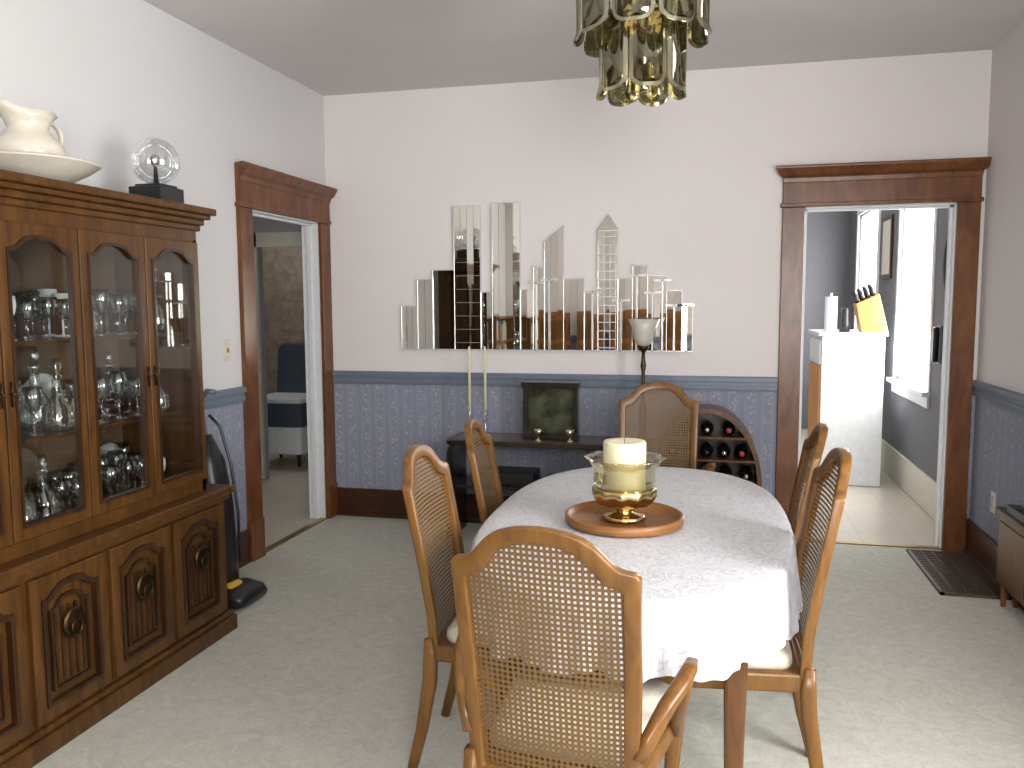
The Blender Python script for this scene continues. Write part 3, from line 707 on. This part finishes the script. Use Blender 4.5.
# ------------------------------------------------------------------ kitchen contents
kc=empty('white_kitchen_cabinet',(3.52,1.78,0))
box('carcass',(0,.48),(0,.75),(0,1.235),'white',kc,.004); box('counter_top',(-.03,.50),(-.015,.77),(1.235,1.265),'white',kc,.004)
box('door_panel',(-.018,0),(.03,.72),(.10,.98),'block',kc,.004); box('drawer_front',(-.018,0),(.03,.72),(1.0,1.2),'white',kc,.004)
kb=empty('knife_block',(3.90,1.92,1.266)); kb.scale=(1.2,1.2,1.15)
a=Acc(); a.add([(-.06,-.07,0),(.11,-.07,0),(.11,.07,0),(-.06,.07,0),(-.10,-.07,.20),(.045,-.07,.27),(.045,.07,.27),(-.10,.07,.20)],[(0,1,2,3),(0,1,5,4),(1,2,6,5),(2,3,7,6),(3,0,4,7),(4,5,6,7)]); a.mk('block','block',kb,bevel=.004)
a=Acc()
for i in range(4):
    for j in range(3):
        x=-.082+.033*i; z=.205+.017*i; y=-.045+.045*j; a.loft([(x,y,z),(x-.025,y,z+.065+.01*j)],(.009,.012),8)
a.mk('knife_handles','black',kb,True)
o=empty('coffee_grinder',(3.705,1.90,1.266)); Acc().lathe([(0,0),(.042,0),(.042,.09),(.038,.10),(.040,.18),(.03,.2),(0,.2)],seg=20).mk('body','black',o,True)
o=empty('white_device',(3.595,1.90,1.266)); Acc().lathe([(0,0),(.06,0),(.06,.01),(.05,.012),(.05,.29),(.01,.29),(.01,.32),(0,.32)],seg=24).mk('roll','white',o,True)  # roll shape standing in for a white upright device on the counter
o=empty('oval_wall_mirror',(W-.020,.55,1.76)); a=Acc(); a.torus((0,0,0),.15,.020,'x',40,8,sx=1,sz=1.35); a.mk('frame','black',o,True)
b=Acc().lathe([(0,0),(.145,0),(.145,.004),(0,.004)],seg=40); a=Acc(); a.add([(-.004+z,x,y*1.35) for x,y,z in b.v],b.f); a.mk('glass','lav',o)
o=empty('wall_telephone',(W-.001,.70,1.22)); box('body',(-.05,0),(-.06,.06),(-.13,.13),'greyp',o,.01); box('handset',(-.085,-.05),(-.03,.03),(-.12,.12),'black',o,.012)
o=empty('hanging_calendar',(W-.001,2.75,2.0)); box('frame',(-.02,0),(-.20,.20),(-.28,.28),'trimd',o,.004); box('sheet',(-.024,-.02),(-.16,.16),(-.24,.24),'creamp',o)
# room beyond the hall : upholstered chair
uc_=empty('upholstered_side_chair',(-1.30,1.75,0))
a=Acc()
a.prism(rr(-.25,.25,.0,.62,.08),lambda u,v:(u,.20+.12*v,.52+v),lambda u,v:(u,.29+.12*v,.52+v)); a.mk('backrest','bluegrey',uc_,bevel=.02)
a=Acc(); a.prism(rr(-.27,.27,-.27,.24,.06),lambda u,v:(u,v,.60),lambda u,v:(u,v,.65)); a.mk('seat_cushion','white',uc_,bevel=.015)
a=Acc(); a.prism(rr(-.26,.26,-.26,.24,.04),lambda u,v:(u,v,.38),lambda u,v:(u,v,.60)); a.mk('seat_frame','bluegrey',uc_)
a=Acc(); a.prism(rr(-.24,.24,-.24,.22,.04),lambda u,v:(u,v,.12),lambda u,v:(u,v,.38)); a.mk('skirt','white',uc_,bevel=.01)
a=Acc()
for x in(-.2,.2):
    for y in(-.2,.18): a.loft([(x,y,0),(x,y,.13)],[(.015,.015),(.022,.022)],8)
a.mk('feet','blackw',uc_)

# ------------------------------------------------------------------ camera
cam=bpy.data.cameras.new('camera'); co=bpy.data.objects.new('camera',cam); COL.objects.link(co)
yaw,pitch,roll=.2377,.0962,-.0053
cy,sy=math.cos(yaw),math.sin(yaw)
w=Vector((-sy*math.cos(pitch),cy*math.cos(pitch),-math.sin(pitch))); r=Vector((cy,sy,0)); u=r.cross(w)
r2=r*math.cos(roll)+u*math.sin(roll); u2=r2.cross(w)
co.matrix_world=Matrix(((r2.x,u2.x,-w.x,2.6518),(r2.y,u2.y,-w.y,-5.4532),(r2.z,u2.z,-w.z,1.5118),(0,0,0,1)))
cam.sensor_width=36; cam.lens=831.93*36/1024; cam.clip_start=.05
sc.camera=co

# ------------------------------------------------------------------ lights
wd=bpy.data.worlds.new('world'); sc.world=wd; wd.use_nodes=True
bg=wd.node_tree.nodes['Background']; bg.inputs[0].default_value=(.95,.97,1,1); bg.inputs[1].default_value=6
def area(name,loc,rot,sx,sy_,p,c=(1,1,1)):
    l=bpy.data.lights.new(name,'AREA'); l.shape='RECTANGLE'; l.size=sx; l.size_y=sy_; l.energy=p; l.color=c
    o=bpy.data.objects.new(name,l); COL.objects.link(o); o.location=loc; o.rotation_euler=rot; return o
area('window_light_near',((NX0+NX1)/2,-7.04,1.55),(math.radians(90),0,0),1.2,1.65,128,(1,.975,.93))
area('window_light_right',(W+.05,-3.95,1.55),(math.radians(90),0,math.radians(90)),1.25,1.55,105,(1,.98,.95))
area('window_light_kitchen',(W+.06,1.68,1.62),(math.radians(90),0,math.radians(90)),1.1,1.5,90,(1,.98,.94))
area('window_light_kitchen_far',(W+.06,3.8,1.6),(math.radians(90),0,math.radians(90)),1.1,1.5,50,(1,.98,.94))
area('bath_area_light',(-1.6,2.0,2.9),(0,0,0),.5,.5,11,(1,.97,.92)); area('hall_area_light',(-1.6,-.4,2.9),(0,0,0),.4,.4,8,(1,.96,.92))  # unseen area lights, no fixture built, lighting the rooms past the left doorway
l=bpy.data.lights.new('chandelier_bulb_light','POINT'); l.energy=3; l.color=(1,.85,.6); l.shadow_soft_size=.08; o=bpy.data.objects.new('chandelier_bulb_light',l); COL.objects.link(o); o.location=(2.40,-2.52,2.30)
